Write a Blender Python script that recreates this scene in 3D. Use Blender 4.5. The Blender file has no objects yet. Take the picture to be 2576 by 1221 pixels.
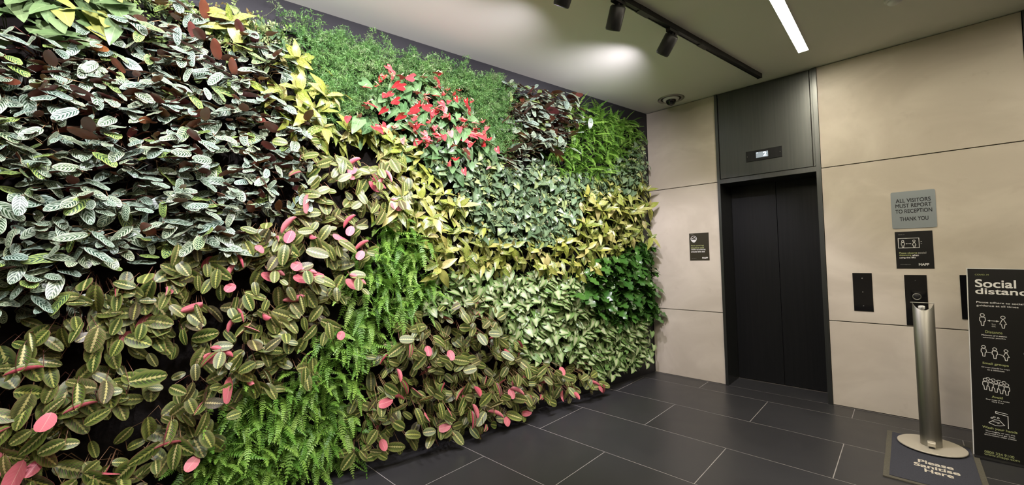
import bpy, math, random
from mathutils import Vector, Matrix
random.seed(7)
PI = math.pi
scene = bpy.context.scene
COL = scene.collection

# ------------------------------------------------------------------ camera, world, exposure
HC = 2.993                       # ceiling height
PHI = math.radians(-9.4237)      # the planted wall meets the lift wall at an oblique angle
WN = Vector((math.cos(PHI), math.sin(PHI), 0))      # out of the planted wall
WT = Vector((math.sin(PHI), -math.cos(PHI), 0))     # along it, away from the lift wall
def wp(s, o, z):
    return WT * s + WN * o + Vector((0, 0, z))

cam_d = bpy.data.cameras.new('camera'); cam = bpy.data.objects.new('camera', cam_d); COL.objects.link(cam)
cam_d.sensor_fit = 'HORIZONTAL'; cam_d.sensor_width = 36.0
cam_d.lens = 36.0 * 1025.98 / 2576.0
cam_d.clip_start = 0.02
_f = Vector((-0.69344645, 0.71959288, 0.03630578)); _r = Vector((0.71927503, 0.69432704, -0.02352456)); _u = Vector((0.04213619, -0.00980082, 0.9990638))
cam.matrix_world = Matrix(((_r.x, _u.x, -_f.x, 2.12091), (_r.y, _u.y, -_f.y, -4.51463), (_r.z, _u.z, -_f.z, 1.35), (0, 0, 0, 1)))
scene.camera = cam

world = bpy.data.worlds.new('world'); scene.world = world; world.use_nodes = True
world.node_tree.nodes['Background'].inputs[0].default_value = (0.9, 0.95, 1.0, 1)
world.node_tree.nodes['Background'].inputs[1].default_value = 0.02
scene.view_settings.view_transform = 'Standard'; scene.view_settings.look = 'None'
scene.view_settings.gamma = 1.0; scene.view_settings.use_curve_mapping = False
scene.view_settings.exposure = 0.25
SPOT_W = 76.0
LED_STRENGTH = 58.0

# ------------------------------------------------------------------ materials
MATS = {}
class NB:
    def __init__(self, name):
        self.mat = bpy.data.materials.new(name); self.mat.use_nodes = True
        self.nt = self.mat.node_tree; self.nt.nodes.clear()
        self.out = self.nt.nodes.new('ShaderNodeOutputMaterial')
        self.bsdf = self.nt.nodes.new('ShaderNodeBsdfPrincipled')
        self.nt.links.new(self.bsdf.outputs[0], self.out.inputs[0])
        MATS[name] = self.mat
    def node(self, t, **kw):
        n = self.nt.nodes.new(t)
        for k, v in kw.items(): setattr(n, k, v)
        return n
    def put(self, sock, v):
        if isinstance(v, bpy.types.NodeSocket): self.nt.links.new(v, sock)
        elif v is not None:
            if isinstance(v, tuple) and len(v) == 3 and sock.type == 'RGBA': v = v + (1,)
            sock.default_value = v
    def m(self, op, a, b=None, c=None, clamp=False):
        n = self.node('ShaderNodeMath', operation=op); n.use_clamp = clamp
        self.put(n.inputs[0], a); self.put(n.inputs[1], b)
        if c is not None: self.put(n.inputs[2], c)
        return n.outputs[0]
    def step(self, x, lo, hi):                       # smooth 0..1
        n = self.node('ShaderNodeMapRange', interpolation_type='SMOOTHSTEP')
        self.put(n.inputs[0], x); self.put(n.inputs[1], lo); self.put(n.inputs[2], hi)
        n.inputs[3].default_value = 0; n.inputs[4].default_value = 1
        return n.outputs[0]
    def mix(self, f, a, b):
        n = self.node('ShaderNodeMix', data_type='RGBA')
        self.put(n.inputs[0], f); self.put(n.inputs[6], a); self.put(n.inputs[7], b)
        return n.outputs[2]
    def noise(self, scale, detail=3, rough=.5, vec=None, dist=0):
        n = self.node('ShaderNodeTexNoise'); n.inputs['Scale'].default_value = scale; n.inputs['Detail'].default_value = detail
        n.inputs['Roughness'].default_value = rough; n.inputs['Distortion'].default_value = dist
        if vec is not None: self.put(n.inputs['Vector'], vec)
        return n.outputs['Fac']
    def obj(self): return self.node('ShaderNodeTexCoord').outputs['Object']
    def mapping(self, vec, scale=(1, 1, 1), loc=(0, 0, 0)):
        n = self.node('ShaderNodeMapping'); self.put(n.inputs['Vector'], vec); n.inputs['Scale'].default_value = scale; n.inputs['Location'].default_value = loc
        return n.outputs[0]
    def rnd(self): return self.node('ShaderNodeObjectInfo').outputs['Random']
    def rnd2(self, k): return self.m('FRACT', self.m('MULTIPLY', self.rnd(), k))
    def uv(self):
        n = self.node('ShaderNodeUVMap'); n.uv_map = 'UVMap'
        s = self.node('ShaderNodeSeparateXYZ'); self.nt.links.new(n.outputs[0], s.inputs[0])
        u = s.outputs[0]; w = self.m('ABSOLUTE', self.m('MULTIPLY_ADD', s.outputs[1], 2.0, -1.0))
        return u, w, n.outputs[0]
    def bump(self, h, strength=.3, dist=.01):
        n = self.node('ShaderNodeBump'); n.inputs['Strength'].default_value = strength; n.inputs['Distance'].default_value = dist
        self.put(n.inputs['Height'], h); self.nt.links.new(n.outputs[0], self.bsdf.inputs['Normal'])
    def fin(self, col=None, rough=.5, metal=0, spec=.5, emit=None, estr=0, translucent=0, coat=0):
        b = self.bsdf
        self.put(b.inputs['Base Color'], col); self.put(b.inputs['Roughness'], rough); b.inputs['Metallic'].default_value = metal
        b.inputs['Specular IOR Level'].default_value = spec
        if coat: b.inputs['Coat Weight'].default_value = coat
        if emit is not None:
            self.put(b.inputs['Emission Color'], emit); b.inputs['Emission Strength'].default_value = estr
        if translucent:
            t = self.node('ShaderNodeBsdfTranslucent'); self.put(t.inputs[0], col)
            x = self.node('ShaderNodeMixShader'); x.inputs[0].default_value = translucent
            self.nt.links.new(b.outputs[0], x.inputs[1]); self.nt.links.new(t.outputs[0], x.inputs[2]); self.nt.links.new(x.outputs[0], self.out.inputs[0])
        return self.mat

def plain(name, col, rough=.5, metal=0, spec=.5, **kw):
    return NB(name).fin(col + (1,), rough, metal, spec, **kw)

def build_materials():
    # --- setting
    b = NB('limestone'); p = b.obj()
    n1 = b.noise(1.6, 4, .55, b.mapping(p, (1, 1, 1.4)), .6); n2 = b.noise(9, 3, .6, p); n3 = b.noise(.7, 2, .5, b.mapping(p, (1.3, 1, .6), (4, 2, 1)))
    c = b.mix(b.step(n1, .35, .7), (.54, .485, .40), (.66, .60, .505)); c = b.mix(b.m('MULTIPLY', b.step(n3, .5, .7), .45), c, (.56, .53, .45))
    c = b.mix(b.m('MULTIPLY', b.step(n2, .58, .75), .25), c, (.46, .40, .32))
    b.bump(n2, .04, .004); b.fin(c, .42, 0, .4)
    plain('joint_dark', (.02, .016, .012), .9)
    b = NB('slate_tile'); p = b.obj(); r = b.rnd()
    n1 = b.noise(2.2, 5, .6, b.mapping(p, (1, 1, 1)), .8); n2 = b.noise(14, 4, .6, p); n3 = b.noise(5, 4, .65, b.mapping(p, (1, .35, 1)), 1.2)
    c = b.mix(n1, (.028, .0285, .030), (.046, .0465, .0485)); c = b.mix(b.m('MULTIPLY', b.step(n3, .62, .72), .35), c, (.045, .044, .045)); c = b.mix(b.m('MULTIPLY', r, .35), c, (.026, .025, .024))
    b.bump(n2, .06, .003); b.fin(c, b.m('MULTIPLY_ADD', n1, .25, .22), 0, .45)
    plain('grout', (.30, .29, .27), .9)
    b = NB('ceiling_paint'); b.fin(b.mix(b.noise(1.2, 2), (.68, .675, .61), (.71, .70, .64)), .75, 0, .3)
    plain('panel_black', (.010, .010, .012), .45, 0, .5)
    b = NB('felt_black'); n = b.noise(45, 4, .6, b.obj()); b.bump(n, .5, .01); b.fin(b.mix(n, (.004, .004, .004), (.016, .013, .010)), .95, 0, .2)
    b = NB('bronze_metal'); p = b.obj(); n = b.noise(60, 3, .6, b.mapping(p, (1, 1, .02))); n2 = b.noise(3, 2, .5, b.mapping(p, (1.5, 1, .3)))
    b.fin(b.mix(n, (.088, .095, .092), (.138, .145, .142)), b.m('MULTIPLY_ADD', n2, .16, .24), .9, .5)
    b = NB('bronze_dark'); p = b.obj(); n = b.noise(60, 3, .6, b.mapping(p, (1, 1, .02)))
    b.fin(b.mix(n, (.020, .021, .022), (.034, .035, .037)), .32, .7, .4)
    plain('white_plastic', (.72, .72, .70), .4)
    plain('black_metal', (.012, .012, .013), .42, 0, .45)
    plain('black_gloss', (.006, .006, .007), .06, 0, .6)
    plain('black_print', (.008, .008, .008), .35, 0, .45)
    plain('brown_print', (.030, .025, .014), .4)
    plain('white_print', (.80, .80, .78), .5)
    plain('grey_print', (.38, .38, .36), .5)
    plain('lime_print', (.38, .42, .18), .5)
    plain('plaque_grey', (.30, .34, .36), .35, .3, .5)
    plain('plaque_ink', (.012, .014, .018), .5)
    b = NB('steel_brushed'); n = b.noise(90, 3, .6, b.mapping(b.obj(), (1, 1, .015))); b.fin(b.mix(n, (.30, .29, .255), (.42, .41, .375)), b.m('MULTIPLY_ADD', n, .1, .32), 1.0)
    plain('steel_base', (.58, .54, .44), .5, .35)
    b = NB('mat_fibre'); n = b.noise(260, 2, .7, b.obj()); b.bump(n, .8, .003); b.fin(b.mix(n, (.035, .037, .047), (.085, .088, .105)), .95, 0, .1)
    b = NB('mat_edge'); n = b.noise(120, 3, .6, b.obj()); b.fin(b.mix(n, (.045, .042, .03), (.15, .14, .105)), .8)
    plain('cream_print', (.62, .58, .48), .8)
    plain('display_glow', (.1, .12, .13), .4, emit=(.52, .60, .66, 1), estr=.42)
    plain('digit_glow', (.4, .6, .8), .4, emit=(.62, .85, 1, 1), estr=2.2)
    plain('led_diffuser', (.9, .9, .9), .5, emit=(1, .89, .71, 1), estr=LED_STRENGTH)
    plain('lamp_lens', (.9, .9, .9), .3, emit=(1, .97, .93, 1), estr=30)
    # --- leaves
    b = NB('striped_leaf_top'); u, w, uvv = b.uv(); r = b.rnd(); nz = b.noise(7, 2, .5, uvv)
    ph = b.m('FRACT', b.m('ADD', b.m('MULTIPLY_ADD', u, 7.0, b.m('MULTIPLY', b.m('MULTIPLY', w, b.m('MULTIPLY_ADD', w, 1.4, 1.0)), -1.1)), b.m('MULTIPLY', nz, .6)))
    wid = b.m('MULTIPLY_ADD', w, -.34, .72)
    band = b.m('MULTIPLY', b.step(ph, .0, .06), b.m('SUBTRACT', 1, b.step(ph, b.m('SUBTRACT', wid, .06), wid)))
    band = b.m('MULTIPLY', band, b.m('MULTIPLY', b.step(w, .05, .09), b.m('SUBTRACT', 1, b.step(w, .80, .92))))
    band = b.m('MAXIMUM', band, b.m('MULTIPLY', b.m('SUBTRACT', 1, b.step(w, .0, .035)), .75))
    pale = b.mix(r, (.32, .43, .35), (.41, .48, .31)); pale = b.mix(b.step(b.rnd2(17.3), .82, .95), pale, (.28, .40, .10))
    dark = b.mix(b.rnd2(7.1), (.020, .056, .034), (.034, .075, .028))
    b.fin(b.mix(band, pale, dark), .36, 0, .5)
    b = NB('striped_leaf_under'); u, w, uvv = b.uv(); nz = b.noise(6, 3, .5, uvv)
    c = b.mix(b.rnd(), (.12, .020, .026), (.20, .060, .026)); c = b.mix(b.step(b.rnd2(5.7), .75, .9), c, (.27, .105, .025)); c = b.mix(b.m('MULTIPLY', nz, .4), c, (.09, .016, .02))
    b.fin(c, .42, 0, .45)
    b = NB('prayer_leaf_top'); u, w, uvv = b.uv(); r = b.rnd(); nz = b.noise(9, 2, .5, uvv)
    q = b.m('MULTIPLY_ADD', u, 8.0, b.m('MULTIPLY', w, -2.2)); ph = b.m('FRACT', q)
    zig = b.m('MULTIPLY_ADD', b.m('ABSOLUTE', b.m('MULTIPLY_ADD', ph, 2, -1)), .17, .015)
    mid = b.m('SUBTRACT', 1, b.step(w, zig, b.m('ADD', zig, .06)))
    blotch = b.m('MULTIPLY', b.m('MULTIPLY', b.step(ph, .12, .25), b.m('SUBTRACT', 1, b.step(ph, .72, .85))), b.m('MULTIPLY', b.step(w, .12, .2), b.m('SUBTRACT', 1, b.step(w, .46, .70))))
    vein = b.m('MULTIPLY', b.m('SUBTRACT', 1, b.step(b.m('ABSOLUTE', b.m('MULTIPLY_ADD', ph, 2, -1)), .04, .26)), b.m('MULTIPLY', b.step(w, .1, .2), b.m('SUBTRACT', 1, b.step(w, .85, .98))))
    base = b.mix(r, (.058, .115, .017), (.135, .20, .032)); base = b.mix(b.step(w, .55, .95), base, b.mix(b.rnd2(3.3), (.18, .23, .05), (.145, .14, .05)))
    base = b.mix(b.step(b.rnd2(9.7), .84, .95), base, (.10, .09, .045))
    c = b.mix(blotch, base, (.022, .045, .010)); c = b.mix(b.m('MULTIPLY', vein, b.m('MULTIPLY_ADD', b.rnd2(4.9), .62, .05)), c, (.42, .26, .15)); c = b.mix(mid, c, b.mix(b.rnd2(6.1), (.42, .44, .11), (.50, .44, .20)))
    b.fin(c, .40, 0, .45)
    b = NB('prayer_leaf_under'); u, w, uvv = b.uv(); nz = b.noise(5, 2, .5, uvv)
    ph = b.m('FRACT', b.m('MULTIPLY_ADD', u, 8, b.m('MULTIPLY', w, -2.2)))
    c = b.mix(b.rnd(), (.46, .07, .10), (.60, .19, .21)); c = b.mix(b.m('MULTIPLY', b.step(ph, .8, 1), .35), c, (.62, .27, .27)); c = b.mix(b.m('SUBTRACT', 1, b.step(w, 0, .06)), c, (.66, .36, .30))
    b.fin(c, .45, 0, .4)
    b = NB('gold_leaf'); u, w, uvv = b.uv(); r = b.rnd()
    fl = b.noise(15, 3, .65, b.mapping(uvv, (1.5, .7, 1)), .2); fl2 = b.noise(7, 2, .5, uvv)
    th = b.m('MULTIPLY_ADD', b.rnd2(11.3), .22, .45)
    g = b.mix(b.rnd2(3.1), (.045, .12, .014), (.13, .23, .022)); y = b.mix(r, (.42, .39, .08), (.60, .52, .24)); y = b.mix(b.m('MULTIPLY', b.rnd2(5.9), .8), y, (.26, .33, .04))
    c = b.mix(b.step(b.m('ADD', fl, b.m('MULTIPLY_ADD', fl2, .3, -.10)), th, b.m('ADD', th, .08)), y, g); c = b.mix(b.m('SUBTRACT', 1, b.step(w, .0, .07)), c, (.42, .40, .14))
    b.fin(c, .33, 0, .5, translucent=.12)
    def leafmat(name, c0, c1, rough=.35, vein=None, trans=.08, dull=None, spec=.5, edge=None):
        b = NB(name); u, w, uvv = b.uv(); c = b.mix(b.rnd(), c0, c1)
        if dull: c = b.mix(b.step(b.rnd2(8.3), .8, .95), c, dull)
        if edge: c = b.mix(b.step(b.m('ADD', w, b.m('MULTIPLY', b.noise(9, 3, .6, uvv), .5)), .55, 1.05), c, edge)
        if vein:
            c = b.mix(b.m('MULTIPLY', b.m('SUBTRACT', 1, b.step(w, .0, .06)), .8), c, vein)
            ph = b.m('FRACT', b.m('MULTIPLY_ADD', u, 5, b.m('MULTIPLY', w, -1.8)))
            c = b.mix(b.m('MULTIPLY', b.m('SUBTRACT', 1, b.step(b.m('ABSOLUTE', b.m('MULTIPLY_ADD', ph, 2, -1)), 0, .12)), .35), c, vein)
        b.fin(c, rough, 0, spec, translucent=trans)
    leafmat('pale_heart_leaf', (.095, .17, .06), (.17, .25, .105), .33, (.24, .32, .15), dull=(.30, .33, .08))
    leafmat('grey_heart_leaf', (.080, .145, .070), (.17, .25, .13), .30, (.26, .40, .22), dull=(.34, .42, .16))
    leafmat('arrow_leaf', (.31, .38, .18), (.44, .48, .27), .36, (.46, .54, .29), edge=(.15, .27, .07), dull=(.10, .22, .045))
    leafmat('glossy_lobed_leaf', (.030, .095, .016), (.065, .165, .028), .20, (.06, .20, .03), trans=.04, spec=.6)
    leafmat('anthurium_leaf', (.070, .165, .055), (.16, .28, .115), .28, (.26, .42, .22))
    leafmat('needle_green', (.065, .18, .04), (.15, .30, .075), .5, trans=.12, dull=(.22, .32, .13))
    leafmat('fern_green', (.11, .28, .035), (.26, .47, .07), .45, trans=.14, dull=(.30, .48, .10))
    leafmat('fig_leaf', (.22, .38, .07), (.52, .58, .30), .45, trans=.1, dull=(.40, .30, .12))
    leafmat('red_spathe', (.50, .022, .026), (.60, .11, .12), .22, (.66, .12, .12), trans=.05, dull=(.70, .28, .26), spec=.6)
    plain('spadix_cream', (.70, .45, .30), .5)
    leafmat('stem_green', (.10, .16, .04), (.22, .20, .07), .5, trans=0)
    leafmat('stem_red', (.16, .05, .04), (.34, .22, .10), .5, trans=0)
build_materials()

# ------------------------------------------------------------------ mesh helpers
class MB:
    def __init__(self): self.v = []; self.f = []; self.mi = []
    def add(self, vs, fs, mi=0):
        o = len(self.v); self.v += [tuple(x) for x in vs]; self.f += [tuple(i + o for i in f) for f in fs]; self.mi += [mi] * len(fs)
        return self
    def box(self, x0, x1, y0, y1, z0, z1, mi=0):
        vs = [(x0, y0, z0), (x1, y0, z0), (x1, y1, z0), (x0, y1, z0), (x0, y0, z1), (x1, y0, z1), (x1, y1, z1), (x0, y1, z1)]
        return self.add(vs, [(0, 3, 2, 1), (4, 5, 6, 7), (0, 1, 5, 4), (1, 2, 6, 5), (2, 3, 7, 6), (3, 0, 4, 7)], mi)
    def bevel_box(self, x0, x1, y0, y1, z0, z1, c, mi=0):       # chamfered on the -y face outline
        a = [(x0, y1, z0), (x1, y1, z0), (x1, y1, z1), (x0, y1, z1)]
        b = [(x0, y0 + c, z0), (x1, y0 + c, z0), (x1, y0 + c, z1), (x0, y0 + c, z1)]
        d = [(x0 + c, y0, z0 + c), (x1 - c, y0, z0 + c), (x1 - c, y0, z1 - c), (x0 + c, y0, z1 - c)]
        vs = a + b + d; fs = [(0, 3, 2, 1)[::-1], (8, 9, 10, 11)]
        for i in range(4):
            j = (i + 1) % 4; fs += [(i, j, 4 + j, 4 + i), (4 + i, 4 + j, 8 + j, 8 + i)]
        return self.add(vs, fs, mi)
    def prism(self, pts, z0, z1, mi=0):
        n = len(pts)
        vs = [(x, y, z0) for x, y in pts] + [(x, y, z1) for x, y in pts]
        return self.add(vs, [tuple(range(n))[::-1], tuple(range(n, 2 * n))] + [(i, (i + 1) % n, n + (i + 1) % n, n + i) for i in range(n)], mi)
    def lathe(self, prof, seg=24, mi=0, cap=True):               # prof: (r, z) pairs about the z axis
        n = len(prof); vs = []; fs = []
        for r, z in prof:
            for k in range(seg): a = 2 * PI * k / seg; vs.append((r * math.cos(a), r * math.sin(a), z))
        for i in range(n - 1):
            for k in range(seg):
                j = (k + 1) % seg; fs.append((i * seg + k, i * seg + j, (i + 1) * seg + j, (i + 1) * seg + k))
        if cap: fs += [tuple(range(seg))[::-1], tuple((n - 1) * seg + k for k in range(seg))]
        return self.add(vs, fs, mi)
    def tube(self, pts, r0, r1=None, seg=4, mi=0):
        r1 = r0 if r1 is None else r1; pts = [Vector(p) for p in pts]; n = len(pts); vs = []; fs = []
        for i, p in enumerate(pts):
            d = (pts[min(i + 1, n - 1)] - pts[max(i - 1, 0)]).normalized()
            a = d.cross(Vector((0, 0, 1)) if abs(d.z) < .9 else Vector((1, 0, 0))).normalized(); c = d.cross(a); r = r0 + (r1 - r0) * i / (n - 1)
            for k in range(seg): t = 2 * PI * k / seg; vs.append(p + a * (r * math.cos(t)) + c * (r * math.sin(t)))
        for i in range(n - 1):
            for k in range(seg): j = (k + 1) % seg; fs.append((i * seg + k, i * seg + j, (i + 1) * seg + j, (i + 1) * seg + k))
        fs += [tuple(range(seg))[::-1], tuple((n - 1) * seg + k for k in range(seg))]
        return self.add(vs, fs, mi)
    def mesh(self, name, mats, smooth=False):
        me = bpy.data.meshes.new(name); me.from_pydata(self.v, [], self.f)
        for m in (mats if isinstance(mats, (list, tuple)) else [mats]): me.materials.append(MATS[m])
        if any(self.mi): me.polygons.foreach_set('material_index', self.mi)
        if smooth: me.polygons.foreach_set('use_smooth', [True] * len(me.polygons))
        me.update(); return me
    def obj(self, name, mats, parent=None, smooth=False):
        return link(name, self.mesh(name, mats, smooth), parent)

def link(name, data, parent=None, M=None):
    o = bpy.data.objects.new(name, data); COL.objects.link(o)
    if parent is not None: o.parent = parent
    if M is not None: o.matrix_basis = M
    return o
def empty(name, loc=(0, 0, 0), rz=0.0):
    o = link(name, None); o.location = loc; o.rotation_euler = (0, 0, rz); o.empty_display_size = .05
    return o
def tag(o, label, cat, group=None):
    o['label'] = label; o['category'] = cat
    if group: o['group'] = group
    return o
def struct(o, label=None):
    o['kind'] = 'structure'
    if label: o['label'] = label
    return o

# ------------------------------------------------------------------ room shell
X1, YB, SL = 6.2, -8.2, 7.6          # right wall, rear wall, length of planted wall
corner_far = wp(SL, 0, 0)
# floor: grout bed and slate tiles laid in running bond
fo = MB(); fo.prism([(-1.6, .45), (-1.6, YB), (X1, YB), (X1, .45)], -.06, -.0008)
floor = struct(fo.obj('floor', 'grout'), 'dark slate tiled floor with thin pale joints')
def clip(poly, nx, ny, c):           # keep nx*x + ny*y >= c
    out = []
    for i in range(len(poly)):
        a, b = poly[i - 1], poly[i]; da = nx * a[0] + ny * a[1] - c; db = nx * b[0] + ny * b[1] - c
        if (da >= 0) != (db >= 0):
            t = da / (da - db); out.append((a[0] + t * (b[0] - a[0]), a[1] + t * (b[1] - a[1])))
        if db >= 0: out.append(b)
    return out
ROW, TL, G = .5915, 1.178, .0026
rows = [(-.268 - ROW * (k - 1), -.268 - ROW * k) for k in range(0, 14)]
for k, (ya, yb) in enumerate(rows):
    ya = min(ya, -.002); x0 = (.577 if k % 2 == 0 else -.005) - 2 * TL
    while x0 < X1:
        p = clip([(x0 + G, yb + G), (x0 + TL - G, yb + G), (x0 + TL - G, ya - G), (x0 + G, ya - G)], WN.x, WN.y, .002)
        if len(p) >= 3: p = clip(p, -1, 0, -X1)
        if len(p) >= 3 and max(q[1] for q in p) > YB:
            cx = sum(q[0] for q in p) / len(p); cy = sum(q[1] for q in p) / len(p)
            t = MB().prism([(q[0] - cx, q[1] - cy) for q in p], -.03, 0).obj('tile', 'slate_tile', floor); t.location = (cx, cy, 0)
        x0 += TL
# ceiling
struct(MB().prism([(-1.8, .5), (-1.8, YB), (X1, YB), (X1, .5)], HC, HC + .12).obj('ceiling', 'ceiling_paint'), 'smooth off-white painted ceiling')
# planted wall: felt backing, black metal surround
def wallbox(s0, s1, o0, o1, z0, z1): 
    m = MB(); pts = [wp(s0, o0, 0), wp(s1, o0, 0), wp(s1, o1, 0), wp(s0, o1, 0)]; m.prism([(p.x, p.y) for p in pts], z0, z1); return m
struct(wallbox(-.0, SL, -.25, -.035, 0, HC).obj('wall_left', 'felt_black'), 'black felt backing wall behind the plants')
struct(wallbox(.005, SL, -.035, .0, 2.80, HC).obj('trim_1', 'panel_black'), 'black metal band above the plants under the ceiling')
struct(wallbox(.004, .15, -.035, .0, .0, 2.80).obj('trim_2', 'panel_black'), 'black metal strip beside the plants at the corner')
struct(wallbox(.15, SL, -.035, .0, .0, .17).obj('baseboard_left', 'panel_black'), 'black metal kickboard below the plants')
# lift wall: stone panels on a dark core with the lift opening left free
core = MB(); core.box(-.6, .748, .022, .5, 0, HC); core.box(1.612, 2.772, .022, .5, 0, HC); core.box(.748, 1.612, .40, .5, 0, HC); core.box(2.772, 3.64, .40, .5, 0, HC); core.box(3.64, X1, .022, .5, 0, HC)
wall_back = struct(core.obj('wall_back', 'joint_dark'), 'beige limestone clad wall with the lift doors')
ZJ = [0.006, .731, 2.078, HC - .002]
for (xa, xb) in ((.004, .748), (1.612, 2.772), (3.64, X1)):
    for i in range(3):
        MB().bevel_box(xa, xb, 0, .022, ZJ[i] + (.0035 if i else 0), ZJ[i + 1] - .0035, .0015).obj('stone_panel', 'limestone', wall_back)
struct(MB().box(X1, X1 + .1, YB, .5, 0, HC).obj('wall_right', 'limestone'), 'plain stone wall on the far side of the lobby')
struct(MB().box(-1.8, X1, YB - .1, YB, 0, HC).obj('wall_rear', 'limestone'), 'plain stone wall behind the viewpoint')

# ------------------------------------------------------------------ lift doors
def lift(name, x0, x1, label):
    r = struct(empty(name, (x0, 0, 0)), label); w = x1 - x0; D = .35
    MB().box(0, .026, -.012, D, 0, HC - .004).obj('jamb', 'bronze_metal', r); MB().box(w - .034, w, -.012, D, 0, HC - .004).obj('jamb', 'bronze_metal', r)
    MB().box(.026, w - .034, -.010, D, 2.055, 2.098).obj('header', 'bronze_metal', r)
    MB().box(.026, w - .034, .012, .05, 2.098, HC - .004).obj('backing_panel', 'joint_dark', r)
    MB().bevel_box(.031, w - .056, .0, .012, 2.106, HC - .006, .001).obj('transom_panel', 'bronze_metal', r)
    MB().bevel_box(w - .051, w - .036, .0, .012, 2.106, HC - .006, .001).obj('transom_strip', 'bronze_metal', r)
    m = (w - .008) * .52
    MB().bevel_box(.026, m - .0015, D - .0, D + .03, .006, 2.055, .002).obj('door_panel', 'bronze_dark', r)
    MB().bevel_box(m + .0015, w - .034, D - .006, D + .03, .006, 2.055, .002).obj('door_panel', 'bronze_dark', r)
    MB().box(.026, w - .034, .0, D - .012, -.03, .0).obj('threshold_tile', 'slate_tile', r)
    MB().box(.026, w - .034, D - .010, D, -.02, .004).obj('threshold_strip', 'steel_brushed', r)
    return r
lift('door_1', .750, 1.610, 'tall dark bronze lift doorway beside the planted wall')
lift('door_2', 2.775, 3.635, 'dark bronze lift doorway mostly hidden behind the standing board')

# ------------------------------------------------------------------ lettering helpers
def text_mesh(body, width, height, mat, bold=0, align='LEFT'):
    c = bpy.data.curves.new('lettering', 'FONT'); c.body = body; c.size = 1; c.align_x = 'LEFT'; c.space_line = .9
    o = bpy.data.objects.new('lettering', c); me = bpy.data.meshes.new_from_object(o)
    bpy.data.objects.remove(o); bpy.data.curves.remove(c)
    xs = [v.co.x for v in me.vertices]; ys = [v.co.y for v in me.vertices]
    x0, x1, y0, y1 = min(xs), max(xs), min(ys), max(ys); sx = width / (x1 - x0); sy = height / (y1 - y0) if height else sx
    ax = {'LEFT': x0, 'CENTER': (x0 + x1) / 2, 'RIGHT': x1}[align]
    for v in me.vertices: v.co = ((v.co.x - ax) * sx, (v.co.y - y0) * sy, 0)
    if bold:                                        # heavier strokes: the outline doubled up by a hair
        from_v = [tuple(v.co) for v in me.vertices]; polys = [tuple(q.vertices) for q in me.polygons]; n0 = len(from_v); V = []; F = []
        for k, (dx, dy) in enumerate(((-.5, -.5), (.5, -.5), (-.5, .5), (.5, .5))):
            V += [(x + dx * bold * 1.6 * sx, y + dy * bold * 1.6 * sy, k * 2e-5) for x, y, z in from_v]; F += [tuple(i + k * n0 for i in q) for q in polys]
        bpy.data.meshes.remove(me); me = bpy.data.meshes.new('lettering'); me.from_pydata(V, [], F)
    me.materials.clear(); me.materials.append(MATS[mat]); me.name = 'lettering'
    return me
def ribbon(m, pts, w, closed=False):                # flat stroke in the xy plane
    pts = [Vector((p[0], p[1], 0)) for p in pts]; n = len(pts)
    L = []; R = []
    for i, p in enumerate(pts):
        a = pts[(i - 1) % n] if closed or i > 0 else p; b = pts[(i + 1) % n] if closed or i < n - 1 else p
        d1 = (p - a).normalized() if (p - a).length else (b - p).normalized(); d2 = (b - p).normalized() if (b - p).length else d1
        d = (d1 + d2); d = d.normalized() if d.length > 1e-6 else d1; nn = Vector((-d.y, d.x, 0)); k = w / 2 / max(.5, nn.dot(Vector((-d1.y, d1.x, 0))))
        L.append(p + nn * k); R.append(p - nn * k)
    m.add(L + R, [(i, n + i, n + (i + 1) % n, (i + 1) % n) for i in range(n if closed else n - 1)])
def ring(m, cx, cy, rx, ry, w, seg=14, a0=0, a1=2 * PI):
    full = abs(a1 - a0 - 2 * PI) < 1e-6; k = seg if full else seg + 1
    ribbon(m, [(cx + rx * math.cos(a0 + (a1 - a0) * i / seg), cy + ry * math.sin(a0 + (a1 - a0) * i / seg)) for i in range(k)], w, full)
def man(m, cx, cy, s, w):                            # cy = feet, s = height
    ring(m, cx, cy + .86 * s, .115 * s, .12 * s, w)
    ribbon(m, [(cx + a * s * .62, cy + b * s) for a, b in ((-.22, .68), (.22, .68), (.26, .5), (.24, .36), (.15, .34), (.10, 0), (-.10, 0), (-.15, .34), (-.24, .36), (-.26, .5))], w, True)
def woman(m, cx, cy, s, w):
    ring(m, cx, cy + .86 * s, .115 * s, .12 * s, w)
    ribbon(m, [(cx + a * s * .66, cy + b * s) for a, b in ((-.06, .69), (.06, .69), (.27, .32), (.14, .30), (.08, 0), (-.08, 0), (-.14, .30), (-.27, .32))], w, True)
def arrow(m, x0, x1, y, w, h, heads=2):
    ribbon(m, [(x0, y), (x1, y)], w)
    for x, d in ((x0, 1), (x1, -1)) if heads == 2 else ():
        m.add([(x - d * h * .2, y, 0), (x + d * h, y + h * .6, 0), (x + d * h, y - h * .6, 0)], [(0, 1, 2) if d < 0 else (0, 2, 1)])
RX = Matrix.Rotation(PI / 2, 4, 'X')
def print_on(parent, me, x, y, z, name='lettering'):
    return link(name, me, parent, Matrix.Translation((x, y, z)) @ RX)

# ------------------------------------------------------------------ things on the lift wall
fi = tag(empty('floor_indicator', (1.022, -.004, 2.236)), 'dark floor indicator plate with a small lit display above the lift', 'indicator')
MB().bevel_box(0, .302, -.004, .003, 0, .102, .0015).obj('plate', 'bronze_dark', fi)
MB().box(.088, .190, -.0052, -.004, .026, .080).obj('display', 'display_glow', fi)
print_on(fi, text_mesh('2', .026, .038, 'digit_glow', .03), .150, -.0062, .036, 'digit')
print_on(fi, text_mesh('-', .014, .004, 'digit_glow'), .092, -.0062, .072, 'digit')
for x, z in ((.012, .05), (.288, .052)):
    s = MB().lathe([(.0035, 0), (.003, .0015)], 8).obj('screw', 'steel_brushed', fi); s.matrix_basis = Matrix.Translation((x, -.004, z)) @ RX

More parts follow.
